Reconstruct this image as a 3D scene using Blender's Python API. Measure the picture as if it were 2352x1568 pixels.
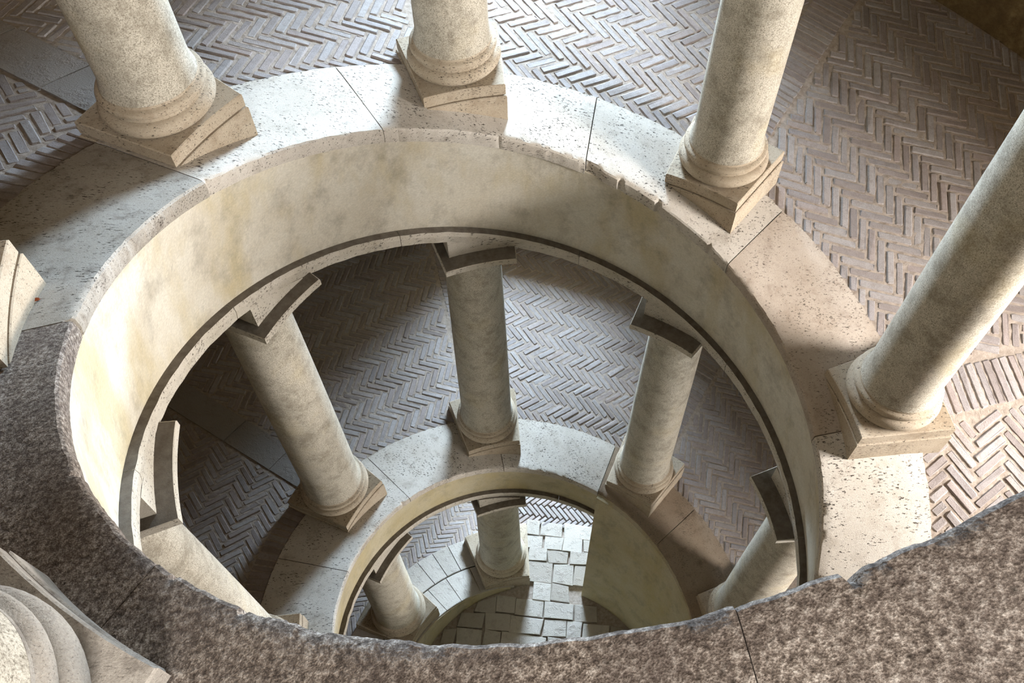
import bpy, math, random
import numpy as np
from mathutils import Vector, Matrix, noise

random.seed(7)
rng = np.random.default_rng(7)
for o in list(bpy.data.objects):
    bpy.data.objects.remove(o)
S = bpy.context.scene
COL = S.collection
PI = math.pi
R = math.radians

# ------------------------------------------------------------------ camera
CAM = Vector((-0.17319, -2.46973, 4.46311))
cx, sx = math.cos(0.570177), math.sin(0.570177)
cr, sr = math.cos(-0.0365066), math.sin(-0.0365066)
ROT = Matrix(((1, 0, 0), (0, cx, -sx), (0, sx, cx))) @ Matrix(((cr, -sr, 0), (sr, cr, 0), (0, 0, 1)))
FPX = 2029.23
cam_data = bpy.data.cameras.new('camera')
cam_data.sensor_width = 36.0
cam_data.lens = FPX / 2352 * 36.0
cam_data.clip_start = 0.02
cam = bpy.data.objects.new('camera', cam_data)
COL.objects.link(cam)
cam.matrix_world = Matrix.Translation(CAM) @ ROT.to_4x4()
S.camera = cam

# ------------------------------------------------------------------ sky, exposure
W = bpy.data.worlds.new('sky')
W.use_nodes = True
W.node_tree.nodes['Background'].inputs[0].default_value = (0.62, 0.78, 1.0, 1)
W.node_tree.nodes['Background'].inputs[1].default_value = 1.0
S.world = W
S.view_settings.view_transform = 'Standard'
S.view_settings.look = 'None'
S.view_settings.gamma = 1
S.view_settings.exposure = -0.75
S.view_settings.use_curve_mapping = False
S.cycles.use_denoising = True
S.cycles.use_adaptive_sampling = True
S.cycles.adaptive_threshold = 0.18
S.cycles.adaptive_min_samples = 24
S.cycles.diffuse_bounces = 3
S.cycles.max_bounces = 8
S.cycles.caustics_reflective = False
S.cycles.caustics_refractive = False

# windows of the outer wall, the last an added fill light: (angle, sill z, head z, half width in degrees, watts, colour)
H = 5.4714
GZ = -9.90                       # level of the ground at the foot of the ramp
R_WALL = 5.70
WALL_T = 2.10                    # thickness of the tower wall


def zf(u):
    """height of the ramp at unrolled angle u (degrees)"""
    if u >= -390:
        return H * (u - 90) / 360
    z3 = GZ + H * (-540 + 623) / 360
    za = H * (-390 - 90) / 360
    if u >= -540:
        return za + (z3 - za) * (-390 - u) / 150
    return max(GZ, GZ + H * (u + 623) / 360)


def rin(u):
    t = R(u)
    return 2.0 * (1 - 0.01314 * math.cos(2 * t) + 0.004987 * math.sin(2 * t))


COOL = (0.62, 0.81, 1.0)
NEUT = (1.0, 0.97, 0.93)
WINDOWS_AND_FILL = [
    (85, zf(85) + 0.9, zf(85) + 3.1, 7.5, 4400, COOL),
    (85, zf(-275) + 0.9, zf(-275) + 3.1, 7.5, 2800, COOL),
    (85, GZ + 0.9, GZ + 3.1, 7.5, 4200, COOL),
    (-6, zf(-6) + 0.8, zf(-6) + 3.0, 8, 2450, NEUT),
    (-20, zf(-380) + 0.8, zf(-380) + 2.8, 6, 1800, NEUT),
    (-6, zf(354) + 0.8, zf(354) + 3.0, 8, 1000, NEUT),
    (85, zf(445) + 0.9, zf(445) + 3.0, 7.5, 2200, COOL),
    (275, zf(275) + 0.9, zf(275) + 3.3, 13, 1150, NEUT),  # no window known here; opening and lamp added to brighten the near ledge
]
for (th, z0, z1, hw, pw, colr) in WINDOWS_AND_FILL:
    L = bpy.data.lights.new('window_and_fill_light', 'AREA')
    L.shape = 'RECTANGLE'
    L.size = 2 * R_WALL * math.tan(R(hw)) * 0.95
    L.size_y = (z1 - z0) * 0.98
    L.energy = pw
    L.color = colr
    lo = bpy.data.objects.new('window_and_fill_light', L)
    COL.objects.link(lo)
    rr = R_WALL + (WALL_T - .1 if th == 85 else 0.5 if th == 275 else 1.45)
    lo.location = (rr * math.cos(R(th)), rr * math.sin(R(th)), (z0 + z1) / 2)
    d = Vector((-math.cos(R(th)), -math.sin(R(th)), -0.2))
    lo.rotation_euler = d.to_track_quat('-Z', 'Z').to_euler()

# ------------------------------------------------------------------ materials


class NT:
    def __init__(s, name):
        s.m = bpy.data.materials.new(name)
        s.m.use_nodes = True
        s.t = s.m.node_tree
        s.b = s.t.nodes['Principled BSDF']
        s.pos = s.t.nodes.new('ShaderNodeNewGeometry').outputs['Position']

    def n(s, kind, **kw):
        x = s.t.nodes.new(kind)
        for k, v in kw.items():
            setattr(x, k, v)
        return x

    def link(s, a, b):
        s.t.links.new(a, b)

    def mapping(s, scale=(1, 1, 1), src=None):
        x = s.n('ShaderNodeMapping')
        x.inputs['Scale'].default_value = scale
        s.link(src or s.pos, x.inputs[0])
        return x.outputs[0]

    def noise(s, scale, detail=4, rough=0.6, src=None, dist=0.0):
        x = s.n('ShaderNodeTexNoise')
        x.inputs['Scale'].default_value = scale
        x.inputs['Detail'].default_value = detail
        x.inputs['Roughness'].default_value = rough
        x.inputs['Distortion'].default_value = dist
        s.link(src or s.pos, x.inputs['Vector'])
        return x.outputs['Fac']

    def voro(s, scale, src=None, feature='F1'):
        x = s.n('ShaderNodeTexVoronoi', feature=feature)
        x.inputs['Scale'].default_value = scale
        s.link(src or s.pos, x.inputs['Vector'])
        return x.outputs['Distance']

    def ramp(s, fac, stops):
        x = s.n('ShaderNodeValToRGB')
        e = x.color_ramp.elements
        while len(e) < len(stops):
            e.new(0.5)
        for el, (p, c) in zip(e, stops):
            el.position = p
            el.color = (*c, 1) if len(c) == 3 else c
        s.link(fac, x.inputs[0])
        return x.outputs[0]

    def mask(s, fac, a, b):
        x = s.n('ShaderNodeMapRange')
        x.inputs[1].default_value = a
        x.inputs[2].default_value = b
        s.link(fac, x.inputs[0])
        return x.outputs[0]

    def mix(s, fac, a, b, mode='MIX'):
        x = s.n('ShaderNodeMix', data_type='RGBA', blend_type=mode)
        for i, v in ((0, fac), (6, a), (7, b)):
            if isinstance(v, (int, float)):
                x.inputs[i].default_value = v
            elif isinstance(v, tuple):
                x.inputs[i].default_value = (*v, 1)
            else:
                s.link(v, x.inputs[i])
        return x.outputs[2]

    def math(s, op, a, b=0.0):
        x = s.n('ShaderNodeMath', operation=op)
        for i, v in ((0, a), (1, b)):
            if isinstance(v, (int, float)):
                x.inputs[i].default_value = v
            else:
                s.link(v, x.inputs[i])
        return x.outputs[0]

    def bump(s, h, strength=0.4, dist=0.01):
        x = s.n('ShaderNodeBump')
        x.inputs['Strength'].default_value = strength
        x.inputs['Distance'].default_value = dist
        s.link(h, x.inputs['Height'])
        s.link(x.outputs[0], s.b.inputs['Normal'])

    def done(s, col, rough=0.85, spec=0.25):
        s.link(col, s.b.inputs['Base Color'])
        s.b.inputs['Roughness'].default_value = rough
        s.b.inputs['Specular IOR Level'].default_value = spec
        return s.m


def mat_travertine(name, light, mid, dark, pit=0.5, grime=0.5, pits_scale=38, dark_tops=False):
    k = NT(name)
    c = k.mix(k.mask(k.noise(2.3, 5, .62), .35, .68), light, mid)
    g = k.mask(k.noise(7.5, 4, .7), .52, .78)
    c = k.mix(k.math('MULTIPLY', g, grime), c, dark)
    fine = k.noise(150, 2, .7)
    c = k.mix(k.mask(fine, .30, .75), k.mix(0.35, c, dark), c)
    pm = k.mapping((.8, 2.0, 2.4))
    pn = k.noise(pits_scale, 3, .7, pm)
    area = k.mask(k.noise(3.6, 4, .65), .36, .64)
    thr = k.math('SUBTRACT', pn, k.math('MULTIPLY', area, .085))
    p = k.math('MULTIPLY', k.math('SUBTRACT', 1.0, k.mask(thr, .315, .365)), pit)
    sp = k.math('MULTIPLY', k.mask(k.noise(170, 2, .6, pm), .62, .70), .55)
    c = k.mix(sp, c, dark)
    c = k.mix(p, c, (.055, .043, .033))
    if dark_tops:                               # upward-facing faces turn a darker grey-brown
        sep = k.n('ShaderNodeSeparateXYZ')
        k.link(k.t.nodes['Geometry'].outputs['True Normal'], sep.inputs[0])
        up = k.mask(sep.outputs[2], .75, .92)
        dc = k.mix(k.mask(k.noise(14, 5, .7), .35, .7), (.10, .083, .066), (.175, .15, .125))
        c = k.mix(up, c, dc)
    h = k.math('SUBTRACT', k.math('MULTIPLY', fine, .3), k.math('SUBTRACT', 1.0, k.mask(pn, .25, .36)))
    k.bump(h, .5, .012)
    return k.done(c)


M = {}
M['trav'] = mat_travertine('travertine', (.66, .61, .55), (.53, .475, .41), (.22, .17, .125), .95, .6)
M['trav_grey'] = mat_travertine('travertine_weathered', (.46, .42, .37), (.35, .31, .26), (.12, .095, .075), .95, .9, 46)
M['trav_warm'] = mat_travertine('travertine_warm', (.54, .46, .36), (.44, .36, .265), (.20, .13, .075), .9, .5, 55)
M['trav_tan'] = mat_travertine('travertine_tan', (.54, .465, .395), (.42, .345, .28), (.20, .14, .10), .8, .6, 45)
M['trav_near'] = mat_travertine('travertine_dusty', (.46, .42, .37), (.36, .32, .27), (.10, .08, .065), .35, .95, 90)
M['trav_brown'] = mat_travertine('travertine_brown', (.36, .28, .205), (.28, .21, .15), (.12, .08, .05), .6, .7, 55)
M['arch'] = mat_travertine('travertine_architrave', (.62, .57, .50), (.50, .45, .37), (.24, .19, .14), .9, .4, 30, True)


def mat_brown():
    k = NT('tufa_brown')
    a = k.noise(55, 6, .80)
    c = k.ramp(a, [(.36, (.05, .038, .03)), (.47, (.19, .15, .122)), (.54, (.37, .31, .262)), (.64, (.66, .59, .52))])
    b = k.noise(4.0, 4, .6)
    c = k.mix(k.mask(b, .4, .7), c, k.mix(.6, c, (.10, .075, .065)))
    f = k.noise(210, 2, .7)
    c = k.mix(k.mask(f, .35, .65), k.mix(.55, c, (.04, .03, .025)), c)
    v = k.mask(k.voro(42), .05, .30)
    vm = k.math('MULTIPLY', k.math('SUBTRACT', 1.0, v), k.mask(k.noise(9, 3), .52, .62))
    c = k.mix(vm, c, (.03, .022, .016))
    k.bump(k.math('ADD', k.noise(55, 2, .80), k.math('MULTIPLY', f, .3)), .4, .012)
    return k.done(c)


M['brown'] = mat_brown()


def mat_plaster(name, a, b):
    k = NT(name)
    c = k.mix(k.mask(k.noise(1.6, 5, .65), .35, .68), a, b)
    st = k.mapping((1.6, 1.6, .35))
    y = k.mask(k.noise(1.35, 4, .62, st), .48, .64)
    c = k.mix(k.math('MULTIPLY', y, .62), c, (.50, .40, .20))
    gr = k.mask(k.noise(4.5, 5, .75, k.mapping((1, 1, .55))), .50, .74)
    c = k.mix(k.math('MULTIPLY', gr, .6), c, (.23, .20, .15))
    f = k.noise(60, 3, .7)
    c = k.mix(k.mask(f, .38, .66), k.mix(.22, c, (.2, .17, .12)), c)
    k.bump(f, .2, .008)
    return k.done(c, .8)


M['plaster'] = mat_plaster('plaster_cream', (.70, .655, .57), (.61, .545, .44))
M['ochre'] = mat_plaster('plaster_ochre', (.58, .51, .37), (.48, .40, .24))


def mat_shaft():
    k = NT('granite_shaft')
    f = k.noise(130, 3, .8)
    c = k.ramp(f, [(.34, (.15, .13, .098)), (.46, (.40, .355, .287)), (.60, (.57, .515, .428))])
    b = k.mask(k.noise(5.5, 5, .78), .46, .66)
    c = k.mix(k.math('MULTIPLY', b, .6), c, (.17, .14, .10))
    yl = k.mask(k.noise(2.1, 3), .55, .75)
    c = k.mix(k.math('MULTIPLY', yl, .25), c, (.50, .38, .16))
    k.bump(f, .12, .004)
    return k.done(c, .75)


M['shaft'] = mat_shaft()


def mat_brick():
    k = NT('paving_brick')
    oi = k.n('ShaderNodeObjectInfo').outputs['Random']
    at = k.n('ShaderNodeAttribute', attribute_name='rnd').outputs['Fac']
    r = k.math('FRACT', k.math('ADD', oi, at))
    c = k.ramp(r, [(.0, (.27, .225, .21)), (.25, (.33, .295, .285)), (.5, (.39, .36, .35)), (.75, (.34, .28, .26)), (1.0, (.30, .275, .275))])
    g = k.mask(k.noise(17, 4, .75), .45, .75)
    c = k.mix(k.math('MULTIPLY', g, .55), c, (.17, .135, .115))
    f = k.noise(120, 2, .75)
    c = k.mix(k.mask(f, .4, .7), k.mix(.3, c, (.12, .09, .08)), c)
    k.bump(f, .45, .007)
    return k.done(c, .72, .35)


M['brick'] = mat_brick()


def mat_mortar():
    k = NT('mortar')
    n1 = k.noise(22, 4, .7)
    c = k.mix(k.mask(n1, .35, .7), (.40, .335, .285), (.24, .195, .16))
    k.bump(n1, .6, .012)
    return k.done(c, .95, .1)


M['mortar'] = mat_mortar()


def mat_slab(name, a, b, d, rough=.006):
    k = NT(name)
    oi = k.n('ShaderNodeObjectInfo').outputs['Random']
    c = k.ramp(oi, [(0, a), (.5, b), (1, d)])
    g = k.mask(k.noise(9, 4, .7), .5, .78)
    c = k.mix(k.math('MULTIPLY', g, .5), c, (.25, .21, .18))
    f = k.noise(90, 3, .75)
    c = k.mix(k.mask(f, .38, .68), k.mix(.3, c, (.2, .17, .14)), c)
    k.bump(k.math('ADD', f, k.math('MULTIPLY', g, 1.5)), .5, rough)
    return k.done(c)


M['slab'] = mat_slab('paving_stone', (.44, .395, .345), (.54, .49, .435), (.36, .315, .27), .012)
M['strip'] = mat_slab('strip_stone', (.27, .245, .23), (.31, .28, .265), (.25, .225, .21), .016)


def mat_wall():
    k = NT('wall_plaster_brown')
    a = k.noise(9, 4, .75)
    c = k.ramp(a, [(.3, (.08, .052, .024)), (.5, (.15, .103, .05)), (.7, (.23, .163, .083))])
    s2 = k.noise(3, 4, .6, k.mapping((1, 1, .3)))
    c = k.mix(k.mask(s2, .45, .75), c, (.09, .06, .03))
    k.bump(a, .5, .02)
    return k.done(c, .9, .15)


M['wall'] = mat_wall()
k = NT('dry_leaf')
M['leaf'] = k.done(k.mix(k.noise(80), (.42, .11, .03), (.28, .06, .02)), .6)

# ------------------------------------------------------------------ helpers


def mesh(name, verts, faces, mat, smooth=False):
    me = bpy.data.meshes.new(name)
    me.from_pydata([tuple(v) for v in verts], [], faces)
    me.validate()
    me.materials.append(mat)
    if smooth:
        me.polygons.foreach_set('use_smooth', [True] * len(me.polygons))
        me.set_sharp_from_angle(angle=R(38))
    return me


def link(name, data, parent=None, mw=None):
    o = bpy.data.objects.new(name, data)
    COL.objects.link(o)
    if parent is not None:
        o.parent = parent
    if mw is not None:
        o.matrix_world = mw if parent is None else mw
        if parent is not None:
            o.matrix_local = mw
    return o


def tag(o, label=None, cat=None, group=None, kind=None):
    for a, b in (('label', label), ('category', cat), ('group', group), ('kind', kind)):
        if b:
            o[a] = b
    return o


def pol(r, u, z):
    t = R(u)
    return (r * math.cos(t), r * math.sin(t), z)


def sweep(us, profile, cap=True):
    """profile(u) -> closed list of (r, z); swept along the ramp"""
    V, F = [], []
    n = None
    for u in us:
        p = profile(u)
        n = len(p)
        V += [pol(r, u, z) for r, z in p]
    m = len(us)
    for i in range(m - 1):
        for j in range(n):
            a, b = i * n + j, i * n + (j + 1) % n
            F.append((a, b, b + n, a + n))
    if cap:
        F.append(tuple(range(n))[::-1])
        F.append(tuple(range((m - 1) * n, m * n)))
    return V, F


def lin(a, b, step):
    n = max(2, int(math.ceil(abs(b - a) / step)) + 1)
    return [a + (b - a) * i / (n - 1) for i in range(n)]


def hf(u):
    """height of the plain fascia below the kerb"""
    if u > -60:
        return 1.297 - 0.343 * (u - 90) / 360
    if u < -140:
        return 0.98
    t = (u + 140) / 80
    return 0.98 + t * (1.297 + 0.343 * 150 / 360 - 0.98)


ARCH = 0.14                       # height of the architrave under the fascia
R_CURB = 2.72
COL_OFF = 11.26                   # columns stand at 11.26 + 45 k degrees
TOP_U = 470.0


# ------------------------------------------------------------------ outer wall with windows
def wall_outer():
    us = lin(-60, 300, 2.0)
    z = -10.4
    zs = sorted(set([round(-10.4 + 0.55 * i, 3) for i in range(36)] + [round(w[1], 3) for w in WINDOWS_AND_FILL] + [round(w[2], 3) for w in WINDOWS_AND_FILL]))
    us = sorted(set([round(x, 3) for x in us] + [round(w[0] + s * w[3], 3) for w in WINDOWS_AND_FILL for s in (-1, 1)]))
    V, F, ix = [], [], {}

    def vid(i, j, out):
        key = (i, j, out)
        if key not in ix:
            ix[key] = len(V)
            V.append(pol(R_WALL + (WALL_T if out else 0), us[i], zs[j]))
        return ix[key]
    hole = {}
    for i in range(len(us) - 1):
        for j in range(len(zs) - 1):
            um, zm = (us[i] + us[i + 1]) / 2, (zs[j] + zs[j + 1]) / 2
            hole[i, j] = any(abs(um - w[0]) < w[3] and w[1] < zm < w[2] for w in WINDOWS_AND_FILL)
    for (i, j), h in hole.items():
        if h:
            continue
        F.append((vid(i, j, 0), vid(i, j + 1, 0), vid(i + 1, j + 1, 0), vid(i + 1, j, 0)))
        F.append((vid(i, j, 1), vid(i + 1, j, 1), vid(i + 1, j + 1, 1), vid(i, j + 1, 1)))
        for di, dj, e in ((1, 0, ((i + 1, j), (i + 1, j + 1))), (-1, 0, ((i, j + 1), (i, j))), (0, 1, ((i + 1, j + 1), (i, j + 1))), (0, -1, ((i, j), (i + 1, j)))):
            if hole.get((i + di, j + dj)):
                (a, b), (c, d2) = e
                F.append((vid(a, b, 0), vid(a, b, 1), vid(c, d2, 1), vid(c, d2, 0)))
    o = link('wall_outer', mesh('wall_outer', V, F, M['wall']))
    tag(o, 'rough brown plastered wall of the round tower behind the brick ramp', 'wall', kind='structure')


wall_outer()
# roof over the stair
V, F = sweep(lin(0, 360, 6), lambda u: [(0.0, 9.2), (8.0, 8.6), (8.0, 8.8), (0.0, 9.4)], cap=False)
tag(link('ceiling', mesh('ceiling', V, F, M['wall'])), 'plain plastered roof closing the stair tower overhead', 'ceiling', kind='structure')


# ------------------------------------------------------------------ fascia walls of the well
def fascia_profile(u):
    z, h, r = zf(u), hf(u), rin(u)
    rb = r + (0.25 if u > -100 else 0.16)
    return [(r + .022, z - .11), (r + .022 + (rb - r - .022) * .5, z - h * .5), (rb, z - h), (R_CURB + .06, z - h), (R_CURB + .06, z - .11)]


V, F = sweep(lin(-110, TOP_U, 2), fascia_profile)
tag(link('wall_well', mesh('wall_well', V, F, M['plaster'], False)), 'broad cream stained plaster fascia curving under the upper kerb', 'wall', kind='structure')
V, F = sweep(lin(-296.0, -110, 2), fascia_profile)
tag(link('wall_well', mesh('wall_well', V, F, M['ochre'], False)), 'narrow ochre plaster fascia curving under the lower kerb', 'wall', kind='structure')


def drum_profile(u):
    z, r = zf(u), 1.968
    return [(r, z - .02), (r, GZ - .3), (2.32, GZ - .3), (2.32, z - .02)]


V, F = sweep(lin(-620, -294.2, 2), drum_profile)
tag(link('wall_drum', mesh('wall_drum', V, F, M['ochre'], False)), 'tall solid curved ochre wall carrying the foot of the ramp', 'wall', kind='structure')


# architrave rings, in stones
def arch_profile(u):
    z, h, r = zf(u), hf(u), rin(u)
    ri = r + (0.19 if u > -100 else 0.105)
    w = .006 * noise.noise(Vector((u * .35, 3.1, 0)))
    return [(ri + w, z - h), (ri - .005 + w, z - h - .05), (ri + .012 + w, z - h - ARCH), (R_CURB + .10, z - h - ARCH), (R_CURB + .10, z - h + .03), (ri + .05, z - h + .002)]


def ring_of_stones(name, u0, u1, joints, label, cat, mat, part):
    e = link(name, None)
    tag(e, label, cat, kind='structure')
    cuts = [u0] + [j for j in sorted(joints) if u0 < j < u1] + [u1]
    for a, b in zip(cuts[:-1], cuts[1:]):
        V, F = sweep(lin(a + .06, b - .06, 1.0), arch_profile)
        link(part, mesh(part, V, F, mat), e)
    return e


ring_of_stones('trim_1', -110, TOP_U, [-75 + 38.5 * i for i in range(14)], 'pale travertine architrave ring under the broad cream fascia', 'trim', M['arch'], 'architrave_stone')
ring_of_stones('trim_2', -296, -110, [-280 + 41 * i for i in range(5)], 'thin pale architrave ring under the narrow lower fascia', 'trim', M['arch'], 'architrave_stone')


# ------------------------------------------------------------------ kerb stones
def curb_stone(u0, u1, r_in, r_out, ja, jb, seed, rough=1.0, chip=0.0, thick=.125, step=.55):
    """a kerb slab with a worn nosing; ja/jb skew the end joints outwards (degrees)"""
    nu = max(6, int((u1 - u0) / step))
    rows = [('b', .012, -thick), ('f', 0, -thick * .55), ('n', .002, -.016), ('n', .012, -.004)]
    fr = [0.035, .08, .16, .26, .37, .5, .63, .76, .88, .97, 1.0]
    V, F = [], []
    for i in range(nu + 1):
        t = i / nu
        col = []
        for rr in range(len(rows) + len(fr) + 1):
            def uu(f):
                return (u0 + ja * f) * (1 - t) + (u1 + jb * f) * t
            if rr < len(rows):
                u = uu(0)
                r0 = r_in(u)
                s = u * .55
                w = .007 * rough * noise.noise(Vector((s * .9, seed, .3))) + .0022 * rough * noise.noise(Vector((s * 5, seed, 1.3)))
                big = noise.noise(Vector((s * 1.3, seed, 5.7)))
                if big > .42:
                    w += (big - .42) * .09 * rough
                if chip:
                    w += chip * max(0, 1 - abs(t - 0.985) * nu * .16)
                d = rows[rr]
                k = 1.0 if d[0] != 'b' else .4
                V.append(pol(r0 + d[1] + w * k, u, zf(u) + d[2] + (.25 * -abs(w) if d[0] == 'n' else 0)))
            elif rr < len(rows) + len(fr):
                f = fr[rr - len(rows)]
                u = uu(f)
                r0 = r_in(u)
                r = r0 + .016 + (r_out - r0 - .016) * f
                if f == 1.0:
                    r += .010 * noise.noise(Vector((u * .7, seed, 8))) + .004 * noise.noise(Vector((u * 3, seed, 8)))
                p = Vector((r * math.cos(R(u)), r * math.sin(R(u)), seed * 3.1))
                z = .004 * rough * noise.noise(p * 3) + .0022 * rough * noise.noise(p * 14)
                if f >= .97:
                    z -= .006
                V.append(pol(r, u, zf(u) + z))
            else:
                u = uu(1)
                V.append(pol(r_out, u, zf(u) - thick))
    n = len(rows) + len(fr) + 1
    for i in range(nu):
        for j in range(n):
            a, b = i * n + j, i * n + (j + 1) % n
            F.append((a, b, b + n, a + n))
    F.append(tuple(range(n))[::-1])
    F.append(tuple(range(nu * n, nu * n + n)))
    return V, F


def curb(name, label, cuts, matfun, finefrom=1e9, chips=()):
    e = link(name, None)
    tag(e, label, 'kerb', kind='structure')
    for i in range(len(cuts) - 1):
        a, b = cuts[i], cuts[i + 1]
        sk = 1.0 * noise.noise(Vector((a, 0, 0)))
        sk2 = 1.0 * noise.noise(Vector((b, 0, 0)))
        V, F = curb_stone(a + (.09 if a < 190 else .035), b - (.09 if b < 190 else .035), rin, R_CURB, sk, sk2, i * 1.7 + a * .01, 1.0, .05 if i in chips else 0.0, .125, .28 if b > finefrom else .55)
        link('kerb_stone', mesh('kerb_stone', V, F, matfun((a + b) / 2), True), e)
    return e


def curb_mat(u):
    if u > 193:
        return M['brown']
    if u > 155:
        return M['trav_grey']
    if 8 < u < 45:
        return M['trav_tan']
    return M['trav']


curb('trim_3', 'worn travertine kerb ringing the well on the upper turn', [-70, -28, 8.5, 45.2, 78.7, 118.3, 154.5, 192.4, 236.2, 276.2, 312, 350, 388, 426, TOP_U], curb_mat, 190, (3,))
curb('trim_4', 'pale travertine kerb ringing the well on the lower turn', [-294.0, -260.7, -226, -193.4, -158, -120, -70.2], lambda u: M['trav'])
curb('trim_5', 'brown dusty kerb strip on top of the solid curved wall', [-395, -350, -320, -294.0], lambda u: M['trav_brown'])

# ------------------------------------------------------------------ ramp bays with herringbone bricks
BLEN = 0.270
BL, BW = 0.288, 0.074             # module of the herringbone


def brick_variant(seed):
    r = random.Random(seed)
    L, Wd, h = BLEN, .060, .05
    c = .007
    x, y = L / 2, Wd / 2
    base = [(-x, -y + c), (-x + c, -y), (x - c, -y), (x, -y + c), (x, y - c), (x - c, y), (-x + c, y), (-x, y - c)]
    V = []
    j = lambda s: r.uniform(-s, s)
    j1 = [(px + j(.004), py + j(.0022)) for px, py in base]
    V += [(px, py, -h) for px, py in j1]
    V += [(px, py, -.009 + j(.002)) for px, py in j1]
    V += [(px * .95, py * .74, j(.003)) for px, py in j1]
    F = []
    for ring in (0, 1):
        for i in range(8):
            a, b = ring * 8 + i, ring * 8 + (i + 1) % 8
            F.append((a, b, b + 8, a + 8))
    F.append(tuple(range(16, 24)))
    return V, F


BRICKS = [brick_variant(i) for i in range(9)]
BRICK_ME = [mesh('brick', V, F, M['brick']) for V, F in BRICKS]


def ramp_frame(x, y, d, zfun, drop=0.0):
    """matrix of a piece lying on the ramp at plan point x, y with plan direction d"""
    r = math.hypot(x, y)
    u0, z, slope = zfun(x, y)
    et = Vector((-y / r, x / r, 0))
    g = et * (slope / r)
    X = Vector((d[0], d[1], g.x * d[0] + g.y * d[1])).normalized()
    N = Vector((-g.x, -g.y, 1)).normalized()
    Y = N.cross(X)
    m = Matrix.Identity(4)
    for i in range(3):
        m[i][0], m[i][1], m[i][2] = X[i], Y[i], N[i]
    m.translation = Vector((x, y, z)) + N * drop
    return m


def unwrap(x, y, um):
    u = math.degrees(math.atan2(y, x))
    return u + 360 * round((um - u) / 360)


def herringbone(um, inside, rmin, rmax, half, drop):
    """bricks (matrix, length scale) for a bay whose middle is at unrolled angle um"""
    er = (math.cos(R(um)), math.sin(R(um)))
    et = (-er[1], er[0])
    out = []
    s2 = math.sqrt(.5)
    r_mid = (rmin + rmax) / 2

    def zfun(x, y):
        u = unwrap(x, y, um)
        e = .5
        return u, zf(u), (zf(u + e) - zf(u - e)) / (2 * R(e))
    half_s = half
    kmax = int(half_s * 2 / BW) + 30
    for m in range(-12, 13):
        for k in range(-kmax, kmax):
            for o in (0, 1):
                if o == 0:
                    X, Y = k * BW + BL * m + BL / 2, k * BW - BL * m + BW / 2
                    dx, dy = 1, 0
                else:
                    X, Y = k * BW + BL * m + BW / 2, k * BW + BW - BL * m + BL / 2
                    dx, dy = 0, 1
                s, q = (X + Y) * s2, (Y - X) * s2
                if abs(s) > half_s + .2:
                    continue
                ds, dq = (dx + dy) * s2, (dy - dx) * s2
                q += r_mid
                d = (et[0] * ds + er[0] * dq, et[1] * ds + er[1] * dq)
                c = (et[0] * s + er[0] * q, et[1] * s + er[1] * q)
                ts = [-.5, -.4, -.3, -.2, -.1, 0, .1, .2, .3, .4, .5]
                ok = [t for t in ts if inside(c[0] + d[0] * t * BLEN, c[1] + d[1] * t * BLEN)]
                if len(ok) < 3:
                    continue
                a, b = min(ok), max(ok)
                t = (a + b) / 2
                px, py = c[0] + d[0] * t * BLEN, c[1] + d[1] * t * BLEN
                jit = random.uniform(-.018, .018)
                d = (d[0] - d[1] * jit, d[1] + d[0] * jit)
                mw = ramp_frame(px, py, d, zfun, drop + random.uniform(-.004, .004))
                tilt = Matrix.Rotation(random.uniform(-.035, .035), 4, 'X') @ Matrix.Rotation(random.uniform(-.012, .012), 4, 'Y')
                out.append((mw @ tilt, (b - a) * random.uniform(.97, 1.02), random.uniform(.94, 1.08)))
    return out


def in_view(p):
    q = ROT.transposed() @ (Vector(p) - CAM)
    if q.z > -.1:
        return None
    x, y = 1176 + FPX * q.x / -q.z, 784 + FPX * q.y / q.z
    return (x, y, -q.z) if -30 < x < 2382 and -30 < y < 1598 else None


PENDING = []                       # (parent, [(matrix, lengthscale, widthscale)])


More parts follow.
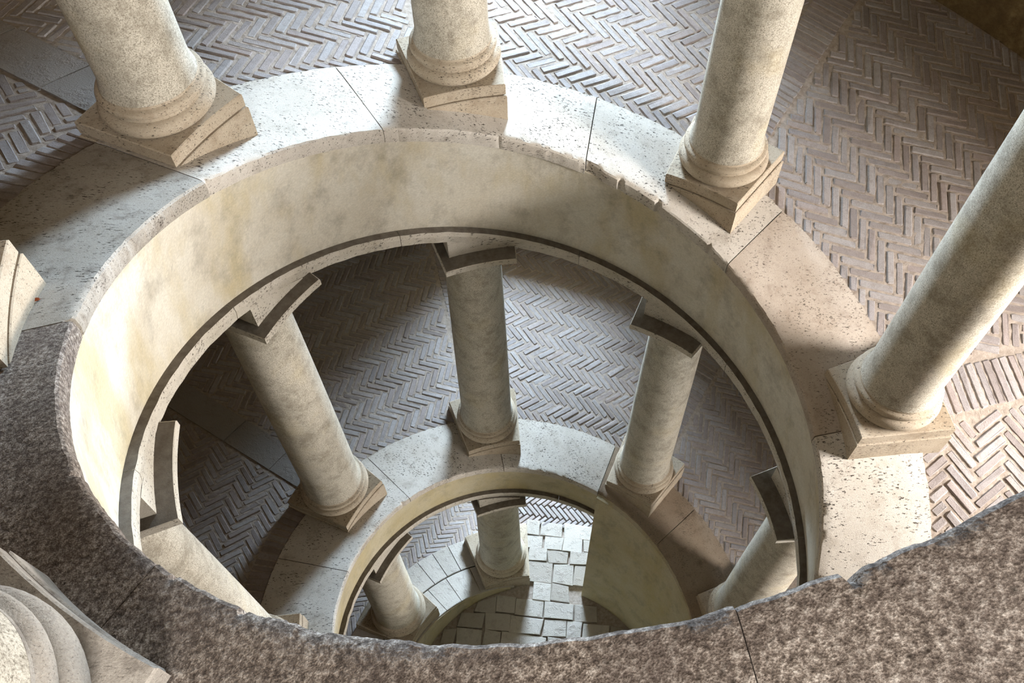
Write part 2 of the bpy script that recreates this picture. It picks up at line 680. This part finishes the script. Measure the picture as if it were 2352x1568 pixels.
def bay(u0, u1, label, strip='brick', header=False, bricks=True):
    um = (u0 + u1) / 2
    bot = lambda u: max(GZ - .3, zf(u) - hf(u) - .10)
    prof = lambda u: [(R_CURB - .02, zf(u) - .031), (R_CURB - .02, bot(u)), (R_WALL + .05, bot(u)), (R_WALL + .05, zf(u) - .031)]
    V, F = sweep(lin(u0, u1, 1.5), prof)
    me = mesh('floor', V, F, M['mortar'])
    me.materials.append(M['wall'])
    for i, f in enumerate(me.polygons):
        if i % 4 == 1 and f.index < len(F) - 2:
            f.material_index = 1
    o = link('floor', me)
    tag(o, label, 'floor', kind='structure')
    if not bricks:
        return o
    SW = 3.1                                   # half angle of the radial strip of each column
    r0 = R_CURB + (.235 if header else .012)

    def inside(x, y):
        r = math.hypot(x, y)
        if not (r0 < r < R_WALL - .01):
            return False
        u = unwrap(x, y, um)
        m = .02 / r * 57.3
        return u0 + SW * 3.4 / r + m < u < u1 - SW * 3.4 / r - m
    drop = -.022
    L = herringbone(um, inside, r0, R_WALL, R_WALL * math.sin(R((u1 - u0) / 2)), drop)

    def zfun(x, y):
        u = unwrap(x, y, um)
        e = .5
        return u, zf(u), (zf(u + e) - zf(u - e)) / (2 * R(e))
    if header:
        u = u0 + 5.5
        while u < u1 - 5:
            d = (math.cos(R(u)), math.sin(R(u)))
            r = R_CURB + .118
            L.append((ramp_frame(r * d[0], r * d[1], d, zfun, drop + random.uniform(-.005, .005)), .80, 1.15))
            u += math.degrees(.073 / r)
    # radial strip at the lower edge of the bay (the half belonging to this column)
    for edge, sgn in ((u0, 1), (u1, -1)):
        if sgn == -1:
            continue
        if strip == 'stone' and sgn == 1:
            for a, b in ((R_CURB + .16, 3.42), (3.43, 4.1), (4.11, R_WALL - .02)):
                w = SW * 3.4
                n = 8
                cols = (-.98, -.4, .3, .98)
                Vs, Fs = [], []
                for i in range(n + 1):
                    r = a + (b - a) * i / n
                    for s in cols:
                        u = edge + s * w / r
                        Vs.append(pol(r, u, zf(u) - .014 + .006 * noise.noise(Vector((r * 4, u * .3, 1)))))
                    for s in cols:
                        u = edge + s * w / r
                        Vs.append(pol(r, u, zf(u) - .06))
                for i in range(n):
                    k = i * 8
                    Fs += [(k + j, k + j + 1, k + j + 9, k + j + 8) for j in range(3)]
                    Fs += [(k + 4, k, k + 8, k + 12), (k + 3, k + 7, k + 15, k + 11)]
                Fs += [(0, 4, 5, 1), (1, 5, 6, 2), (2, 6, 7, 3)] + [(n * 8 + j + 1, n * 8 + j + 5, n * 8 + j + 4, n * 8 + j) for j in range(3)]
                link('paving_slab', mesh('paving_slab', Vs, Fs, M['strip']), o)
            continue
        r = R_CURB + .15
        while r < R_WALL - .05:
            w = SW * 3.4 / r
            u = edge
            d = (-math.sin(R(u)), math.cos(R(u)))
            c = (r * math.cos(R(u)), r * math.sin(R(u)))
            wl = 2 * R(w) * r - .03
            L.append((ramp_frame(c[0], c[1], d, zfun, drop + random.uniform(-.004, .004)), wl / BLEN, random.uniform(.98, 1.1)))
            r += .068
    PENDING.append((o, L))
    return o


def c(k):
    return COL_OFF + 45 * k


bay(c(-1), c(0), 'bright herringbone brick floor beside the ledge on the right of the kerb')
bay(c(0), c(1), 'mauve herringbone brick floor between the two right columns of the upper turn')
bay(c(1), c(2), 'white-lit herringbone brick floor at the top between the middle columns')
bay(c(2), c(3), 'blue-grey herringbone brick floor at the top left of the upper turn', strip='stone_up')
bay(c(3), c(4), 'dark herringbone brick floor at the left edge with an edging of end-on bricks', strip='stone', header=True)
bay(c(4), TOP_U, 'upper stretch of the ramp floor running behind the brown ledge', bricks=False)
bay(c(-4), c(-1), 'stretch of ramp floor passing beneath the brown ledge', bricks=False)
bay(c(-8), c(-7), 'dim brown herringbone floor of the lower turn at the right of the well')
bay(c(-7), c(-6), 'pale blue-lit herringbone floor of the lower turn between its middle columns')
bay(c(-6), c(-5), 'half-shadowed herringbone floor of the lower turn left of its middle column', strip='stone_up')
bay(c(-5), c(-4), 'dark herringbone floor of the lower turn at the left with an edging of end-on bricks', strip='stone', header=True)
bay(-528, c(-8), 'hidden stretch of ramp floor under the brown ledge at the lower right', bricks=False)
bay(-621, -528, 'pale herringbone floor at the foot of the ramp behind the lowest columns')

# ------------------------------------------------------------------ ground at the bottom of the well
V, F = sweep(lin(0, 360, 5), lambda u: [(0.0, GZ - .05), (0.0, GZ - .4), (R_WALL + .1, GZ - .4), (R_WALL + .1, GZ - .05)], cap=False)
ground = link('floor', mesh('floor', V, F, M['mortar']))
tag(ground, 'pale stone-paved floor at the bottom of the well', 'floor', kind='structure')


def flat_slab(poly, z, parent, name='paving_slab', mat=None, h=.06):
    n = len(poly)
    cxm = sum(p[0] for p in poly) / n
    cym = sum(p[1] for p in poly) / n
    ins = [(cxm + (x - cxm) * .955, cym + (y - cym) * .955) for x, y in poly]
    V = [(x, y, z - h) for x, y in poly] + [(x, y, z - .010) for x, y in poly] + [(x, y, z + random.uniform(-.003, .003)) for x, y in ins]
    F = []
    for k in (0, 1):
        for i in range(n):
            a, b = k * n + i, k * n + (i + 1) % n
            F.append((a, b, b + n, a + n))
    F.append(tuple(range(2 * n, 3 * n)))
    return link(name, mesh(name, V, F, mat or M['slab']), parent)


# courses of slabs: well floor and the flat landing in front of the ramp
ang = R(82 - 90)
ex, ey = (math.cos(ang), math.sin(ang)), (-math.sin(ang), math.cos(ang))
yy = -0.6
while yy < 2.95:
    hgt = random.uniform(.22, .36)
    xx = -2.4 + random.uniform(0, .4)
    while xx < 2.6:
        wid = random.uniform(.26, .52)
        g = .008
        q = []
        for a, b in ((xx + g, yy + g), (xx + wid - g, yy + g), (xx + wid - g, yy + hgt - g), (xx + g, yy + hgt - g)):
            a += random.uniform(-.022, .022)
            b += random.uniform(-.02, .02)
            q.append((ex[0] * a + ey[0] * b, ex[1] * a + ey[1] * b))
        mx, my = sum(p[0] for p in q) / 4, sum(p[1] for p in q) / 4
        rm, um = math.hypot(mx, my), math.degrees(math.atan2(my, mx))
        drum = not (66 < um < 98)
        if rm < 1.90 or (66 < um < 94 and rm < 3.0):
            if rm < 1.90 and not (66 < um < 94):
                q = [(x * min(1, 1.955 / math.hypot(x, y)), y * min(1, 1.955 / math.hypot(x, y))) for x, y in q]
            flat_slab(q, GZ + random.uniform(-.012, .008), ground)
        xx += wid
    yy += hgt

# herringbone of the landing
_zf = zf
def landing_bricks():
    um = 80

    def inside(x, y):
        r = math.hypot(x, y)
        u = unwrap(x, y, um)
        return 3.0 < r < R_WALL and 50 < u < 98.5 - (3.4 - 3.0)
    return inside


def flat_h(um, inside):
    global zf
    keep = zf
    zf = lambda u: GZ
    L = herringbone(um, inside, 3.0, R_WALL, 2.4, -.012)
    zf = keep
    return L


PENDING.append((ground, flat_h(80, landing_bricks())))

# slabs of the kerb at the foot of the ramp
e = link('trim_6', None)
tag(e, 'broad pale slab kerb rising from the foot of the ramp', 'kerb', kind='structure')
for (ra, rb, st) in ((1.985, 2.44, 9.0), (2.45, 2.92, 6.6)):
    u = -622.0
    i = 0
    while u < -530:
        w = st * random.uniform(.85, 1.15)
        V, F = sweep(lin(u + .12, u + w - .12, 1.2), lambda t: [(ra, zf(t) - .10), (ra, zf(t) + .002), (ra + .01, zf(t) + .008), (rb - .015, zf(t) + .008), (rb - .008, zf(t)), (rb - .008, zf(t) - .10)])
        link('kerb_slab', mesh('kerb_slab', V, F, M['slab']), e)
        u += w
V, F = sweep(lin(-622, -528, 2), lambda u: [(2.0, zf(u) - .09), (2.0, GZ - .3), (R_CURB, GZ - .3), (R_CURB, zf(u) - .09)])
tag(link('wall_well', mesh('wall_well', V, F, M['ochre'])), 'low ochre wall rising with the foot of the ramp beside the lowest columns', 'wall', kind='structure')


# ------------------------------------------------------------------ columns
def sector(rc, r0, r1, half, zb, zt, nseg=8, half_out=None, bev=.006):
    """block between radii r0..r1 and +-half degrees; zb/zt functions of (x, y) in column space"""
    half_out = half if half_out is None else half_out
    ring = []
    for i in range(nseg + 1):
        a = R(-half + 2 * half * i / nseg)
        ring.append((r0 * math.cos(a) - rc, r0 * math.sin(a)))
    for i in range(nseg + 1):
        a = R(half_out - 2 * half_out * i / nseg)
        ring.append((r1 * math.cos(a) - rc, r1 * math.sin(a)))
    n = len(ring)
    mx, my = sum(p[0] for p in ring) / n, sum(p[1] for p in ring) / n
    ins = [(x + (-bev if x > mx else bev) if True else x, y * (1 - bev / .3)) for x, y in ring]
    V = [(x, y, zb(x, y)) for x, y in ring] + [(x, y, zt(x, y) - bev) for x, y in ring] + [(x, y, zt(x, y)) for x, y in ins]
    F = []
    for k in (0, 1):
        for i in range(n):
            a, b = k * n + i, k * n + (i + 1) % n
            F.append((b, a, a + n, b + n))
    F.append(tuple(range(2 * n, 3 * n))[::-1])
    F.append(tuple(range(n)))
    return V, F


def lathe(prof, seg=56):
    V, F = [], []
    for r, z in prof:
        for i in range(seg):
            a = 2 * PI * i / seg
            V.append((r * math.cos(a), r * math.sin(a), z))
    for j in range(len(prof) - 1):
        for i in range(seg):
            a, b = j * seg + i, j * seg + (i + 1) % seg
            F.append((a, b, b + seg, a + seg))
    F.append(tuple(range(seg))[::-1])
    F.append(tuple(range((len(prof) - 1) * seg, len(prof) * seg)))
    return V, F


def arc(cx, cz, r, a0, a1, n=8):
    return [(cx + r * math.cos(R(a0 + (a1 - a0) * i / n)), cz + r * math.sin(R(a0 + (a1 - a0) * i / n))) for i in range(n + 1)]


def impost(rc, rim, h_ab, ab, slope, soffit):
    an = lambda x, y: math.atan2(y, x + rc) / (2 * PI)
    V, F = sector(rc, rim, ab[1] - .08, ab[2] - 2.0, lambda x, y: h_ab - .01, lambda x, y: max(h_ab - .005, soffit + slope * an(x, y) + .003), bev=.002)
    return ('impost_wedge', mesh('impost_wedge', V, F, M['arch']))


def column_proto(rc, hp, r_bot, r_top, r_tor, h_ab, pl, ab, bm=None):
    """meshes of one order of columns; z = 0 is the ramp at the axis"""
    P = []
    bm = bm or M['trav_warm']
    ri, ro, ha = pl
    SL = .085
    an = lambda x, y: math.atan2(y, x + rc) / (2 * PI)
    gl = lambda x, y: H * an(x, y) - .03
    V, F = sector(rc, ri - .006, ro + .006, ha + .25, gl, lambda x, y: max(hp - SL - .014, gl(x, y) + .02))
    V2, F2 = sector(rc, ri + .014, ro - .014, ha - .35, lambda x, y: hp - SL - .05, lambda x, y: hp - SL + .004)
    F += [tuple(q + len(V) for q in f) for f in F2]
    P.append(('plinth_wedge', mesh('plinth_wedge', V + V2, F, bm)))
    P.append(('plinth', mesh('plinth', *sector(rc, ri, ro, ha, lambda x, y: hp - SL, lambda x, y: hp), bm)))
    t1 = .052 * r_tor / .325
    prof = [(r_tor - .05, hp - .004)] + arc(r_tor - t1, hp + t1, t1, -80, 80, 9)
    z = hp + 2 * t1
    r2 = r_bot + (r_tor - r_bot) * .42
    prof += [(r2 + .004, z + .004), (r2 + .002, z + .016)]
    t2 = .026 * r_tor / .325
    prof += arc(r2 - .006, z + .02 + t2, t2, -75, 80, 7)
    z = z + .02 + 2 * t2
    prof += [(r_bot + .022, z + .006), (r_bot + .02, z + .02)]
    P.append(('base', mesh('base', *lathe(prof), bm, True)))
    zb = z + .018
    zt = h_ab - .232
    sp = [(r_bot + .020, zb), (r_bot + .014, zb + .018), (r_bot + .006, zb + .05), (r_bot + .001, zb + .09)]
    for i in range(1, 13):
        t = i / 12
        sp.append((r_bot + (r_top - r_bot) * (t ** 1.5), zb + .09 + (zt - zb - .09) * t))
    P.append(('shaft', mesh('shaft', *lathe(sp), M['shaft'], True)))
    cp = [(r_top, zt), (r_top + .018, zt + .012), (r_top + .018, zt + .03), (r_top - .002, zt + .036), (r_top - .002, zt + .085), (r_top + .012, zt + .09)]
    cp += [(r_top + .02, zt + .105), (r_top + .055, zt + .125), (r_top + .075, zt + .15), (r_top + .08, zt + .172)]
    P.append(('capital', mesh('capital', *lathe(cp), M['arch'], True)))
    ai, ao, ah = ab
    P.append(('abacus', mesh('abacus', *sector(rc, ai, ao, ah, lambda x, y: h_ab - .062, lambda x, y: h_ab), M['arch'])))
    return P


SLOPE = H + .343


def place_column(u, proto, rc, label, z=None):
    e = link('column', None)
    t = R(u)
    e.location = (rc * math.cos(t), rc * math.sin(t), zf(u) if z is None else z)
    e.rotation_euler = (0, 0, t)
    tag(e, label, 'column', 'columns round the well', 'thing')
    for nm, me in proto:
        link(nm, me, e)
    return e


def rc_at(u):
    return rin(u) + .5413


# (place, overhang of the abacus, radial shift, stone of the base, label)
COLS = [
    (0, .456, 0, 'trav_warm', 'tall column leaning in at the right edge with daylight along both sides'),
    (1, .456, 0, 'trav_warm', 'column near the top right on a corner-facing plinth with a sunlit side'),
    (2, .456, 0, 'trav_warm', 'column at the top centre in front of the white-lit brick floor'),
    (3, .456, 0, 'trav_warm', 'thick column at the top left beside the dark brick floor'),
    (4, .456, 0, 'trav_warm', 'column cut by the left edge, only its plinth corner showing by the orange leaf'),
    (5, .456, 0, 'trav_near', 'nearest column in the bottom left corner, its round base cut by the frame'),
    (-8, .476, -.03, 'trav_warm', 'lower column at the right of the well, half hidden behind the brown ledge'),
    (-7, .476, -.02, 'trav_warm', 'lower column right of centre standing on the solid curved wall'),
    (-6, .506, .03, 'trav_warm', 'lower column in the middle of the well beneath the top centre column'),
    (-5, .486, .045, 'trav_warm', 'lower column left of centre against the blackest shadow'),
    (-4, .506, .06, 'trav_warm', 'pale lower column at the bottom left running down behind the brown ledge'),
]
for k, ov, dr, bm, lab in COLS:
    uu = c(k)
    AB = (2.541 - ov, 2.98, 8.5)
    sof = H - hf(uu + 360) - ARCH
    hab = sof - .11
    if k >= 0:
        pr = column_proto(2.541, .20, .248, .222, .325, hab, (2.205, 2.865, 7.35), AB, M[bm])
    else:
        pr = column_proto(2.541, .25, .292, .255, .365, hab, (2.175, 2.90, 8.2), AB, M[bm])
    r_im = rin(uu) + .19 + .012 - dr + 2.541 - rc_at(uu)
    place_column(uu, pr + [impost(2.541, r_im, hab, AB, SLOPE, sof)], rc_at(uu) + dr, lab)
# the stout columns at the foot
zE = zf(-618.74)
topE = zf(-258.74) - hf(-258.74) - ARCH
low = column_proto(2.43, .34, .325, .295, .41, topE - .13 - zE, (2.01, 2.90, 10.3), (2.02, 2.92, 9.4))
AB3 = (2.02, 2.92, 9.4)
place_column(-618.74, low + [impost(2.43, 2.115, topE - .13 - zE, AB3, H, topE - zE)], 2.43, 'stout lowest column at the centre of the well floor by the stone paving')
zF = zf(-573.74)
topF = zf(-213.74) - hf(-213.74) - ARCH
low2 = column_proto(2.43, .30, .325, .295, .41, topF - .13 - zF, (2.01, 2.90, 10.0), (2.02, 2.92, 9.4))
place_column(-573.74, low2 + [impost(2.43, 2.115, topF - .13 - zF, AB3, H, topF - zF)], 2.43, 'stout pale lowest column at the left, its foot cut off by the ledge')

# ------------------------------------------------------------------ dry leaf on the kerb
u = 187.0
lp = []
for i in range(12):
    a = 2 * PI * i / 12
    lp.append((.021 * math.cos(a), .009 * math.sin(a) * (1 + .3 * math.cos(a)), .004 + .003 * abs(math.sin(a))))
V = lp + [(x, y, z - .0015) for x, y, z in lp] + [(.030, 0, .006), (.021, .0012, .004), (.021, -.0012, .004), (.021, 0, .002)]
F = [tuple(range(12)), tuple(range(12, 24))[::-1]] + [(i, i + 12, (i + 1) % 12 + 12, (i + 1) % 12) for i in range(12)]
F += [(24, 25, 26), (24, 26, 27), (24, 27, 25)]
leaf = link('dry_leaf', mesh('dry_leaf', V, F, M['leaf']))
leaf.location = pol(2.18, u, zf(u) + .004)
leaf.rotation_euler = (0.0, -.0, R(12))
tag(leaf, 'small orange dry leaf lying on the left kerb', 'leaf')

# ------------------------------------------------------------------ lay the bricks: those in sight singly, the rest as one mesh
bpy.context.view_layer.update()
dg = bpy.context.evaluated_depsgraph_get()
for parent, L in PENDING:
    seen, rest = [], []
    for mw, ls, ws in L:
        p = mw.translation
        v = in_view(p)
        ok = False
        if v:
            d = p - CAM
            dist = d.length
            hit = S.ray_cast(dg, CAM, d / dist)
            ok = (not hit[0]) or (hit[1] - CAM).length > dist - .12
        (seen if ok else rest).append((v[2] if ok else 0, mw, ls, ws))
    seen.sort(key=lambda t: t[0] / t[2])
    rest += seen[300:]
    for _, mw, ls, ws in seen[:300]:
        o = bpy.data.objects.new('brick', BRICK_ME[random.randrange(9)])
        COL.objects.link(o)
        o.parent = parent
        o.matrix_local = mw @ Matrix.Diagonal((ls, ws, 1, 1))
    if rest:
        VV, FF, RR = [], [], []
        for _, mw, ls, ws in rest:
            V, F = BRICKS[random.randrange(9)]
            A = np.array(V) * (ls, ws, 1)
            Mn = np.array(mw)
            b = len(VV)
            VV += (A @ Mn[:3, :3].T + Mn[:3, 3]).tolist()
            FF += [tuple(i + b for i in f) for f in F]
            RR += [random.random()] * len(V)
        me = mesh('brick_paving', VV, FF, M['brick'])
        at = me.attributes.new('rnd', 'FLOAT', 'POINT')
        at.data.foreach_set('value', RR)
        o = link('brick_paving', me, parent)
        o['kind'] = 'stuff'
    print('bay', parent.name, len(seen), len(rest))
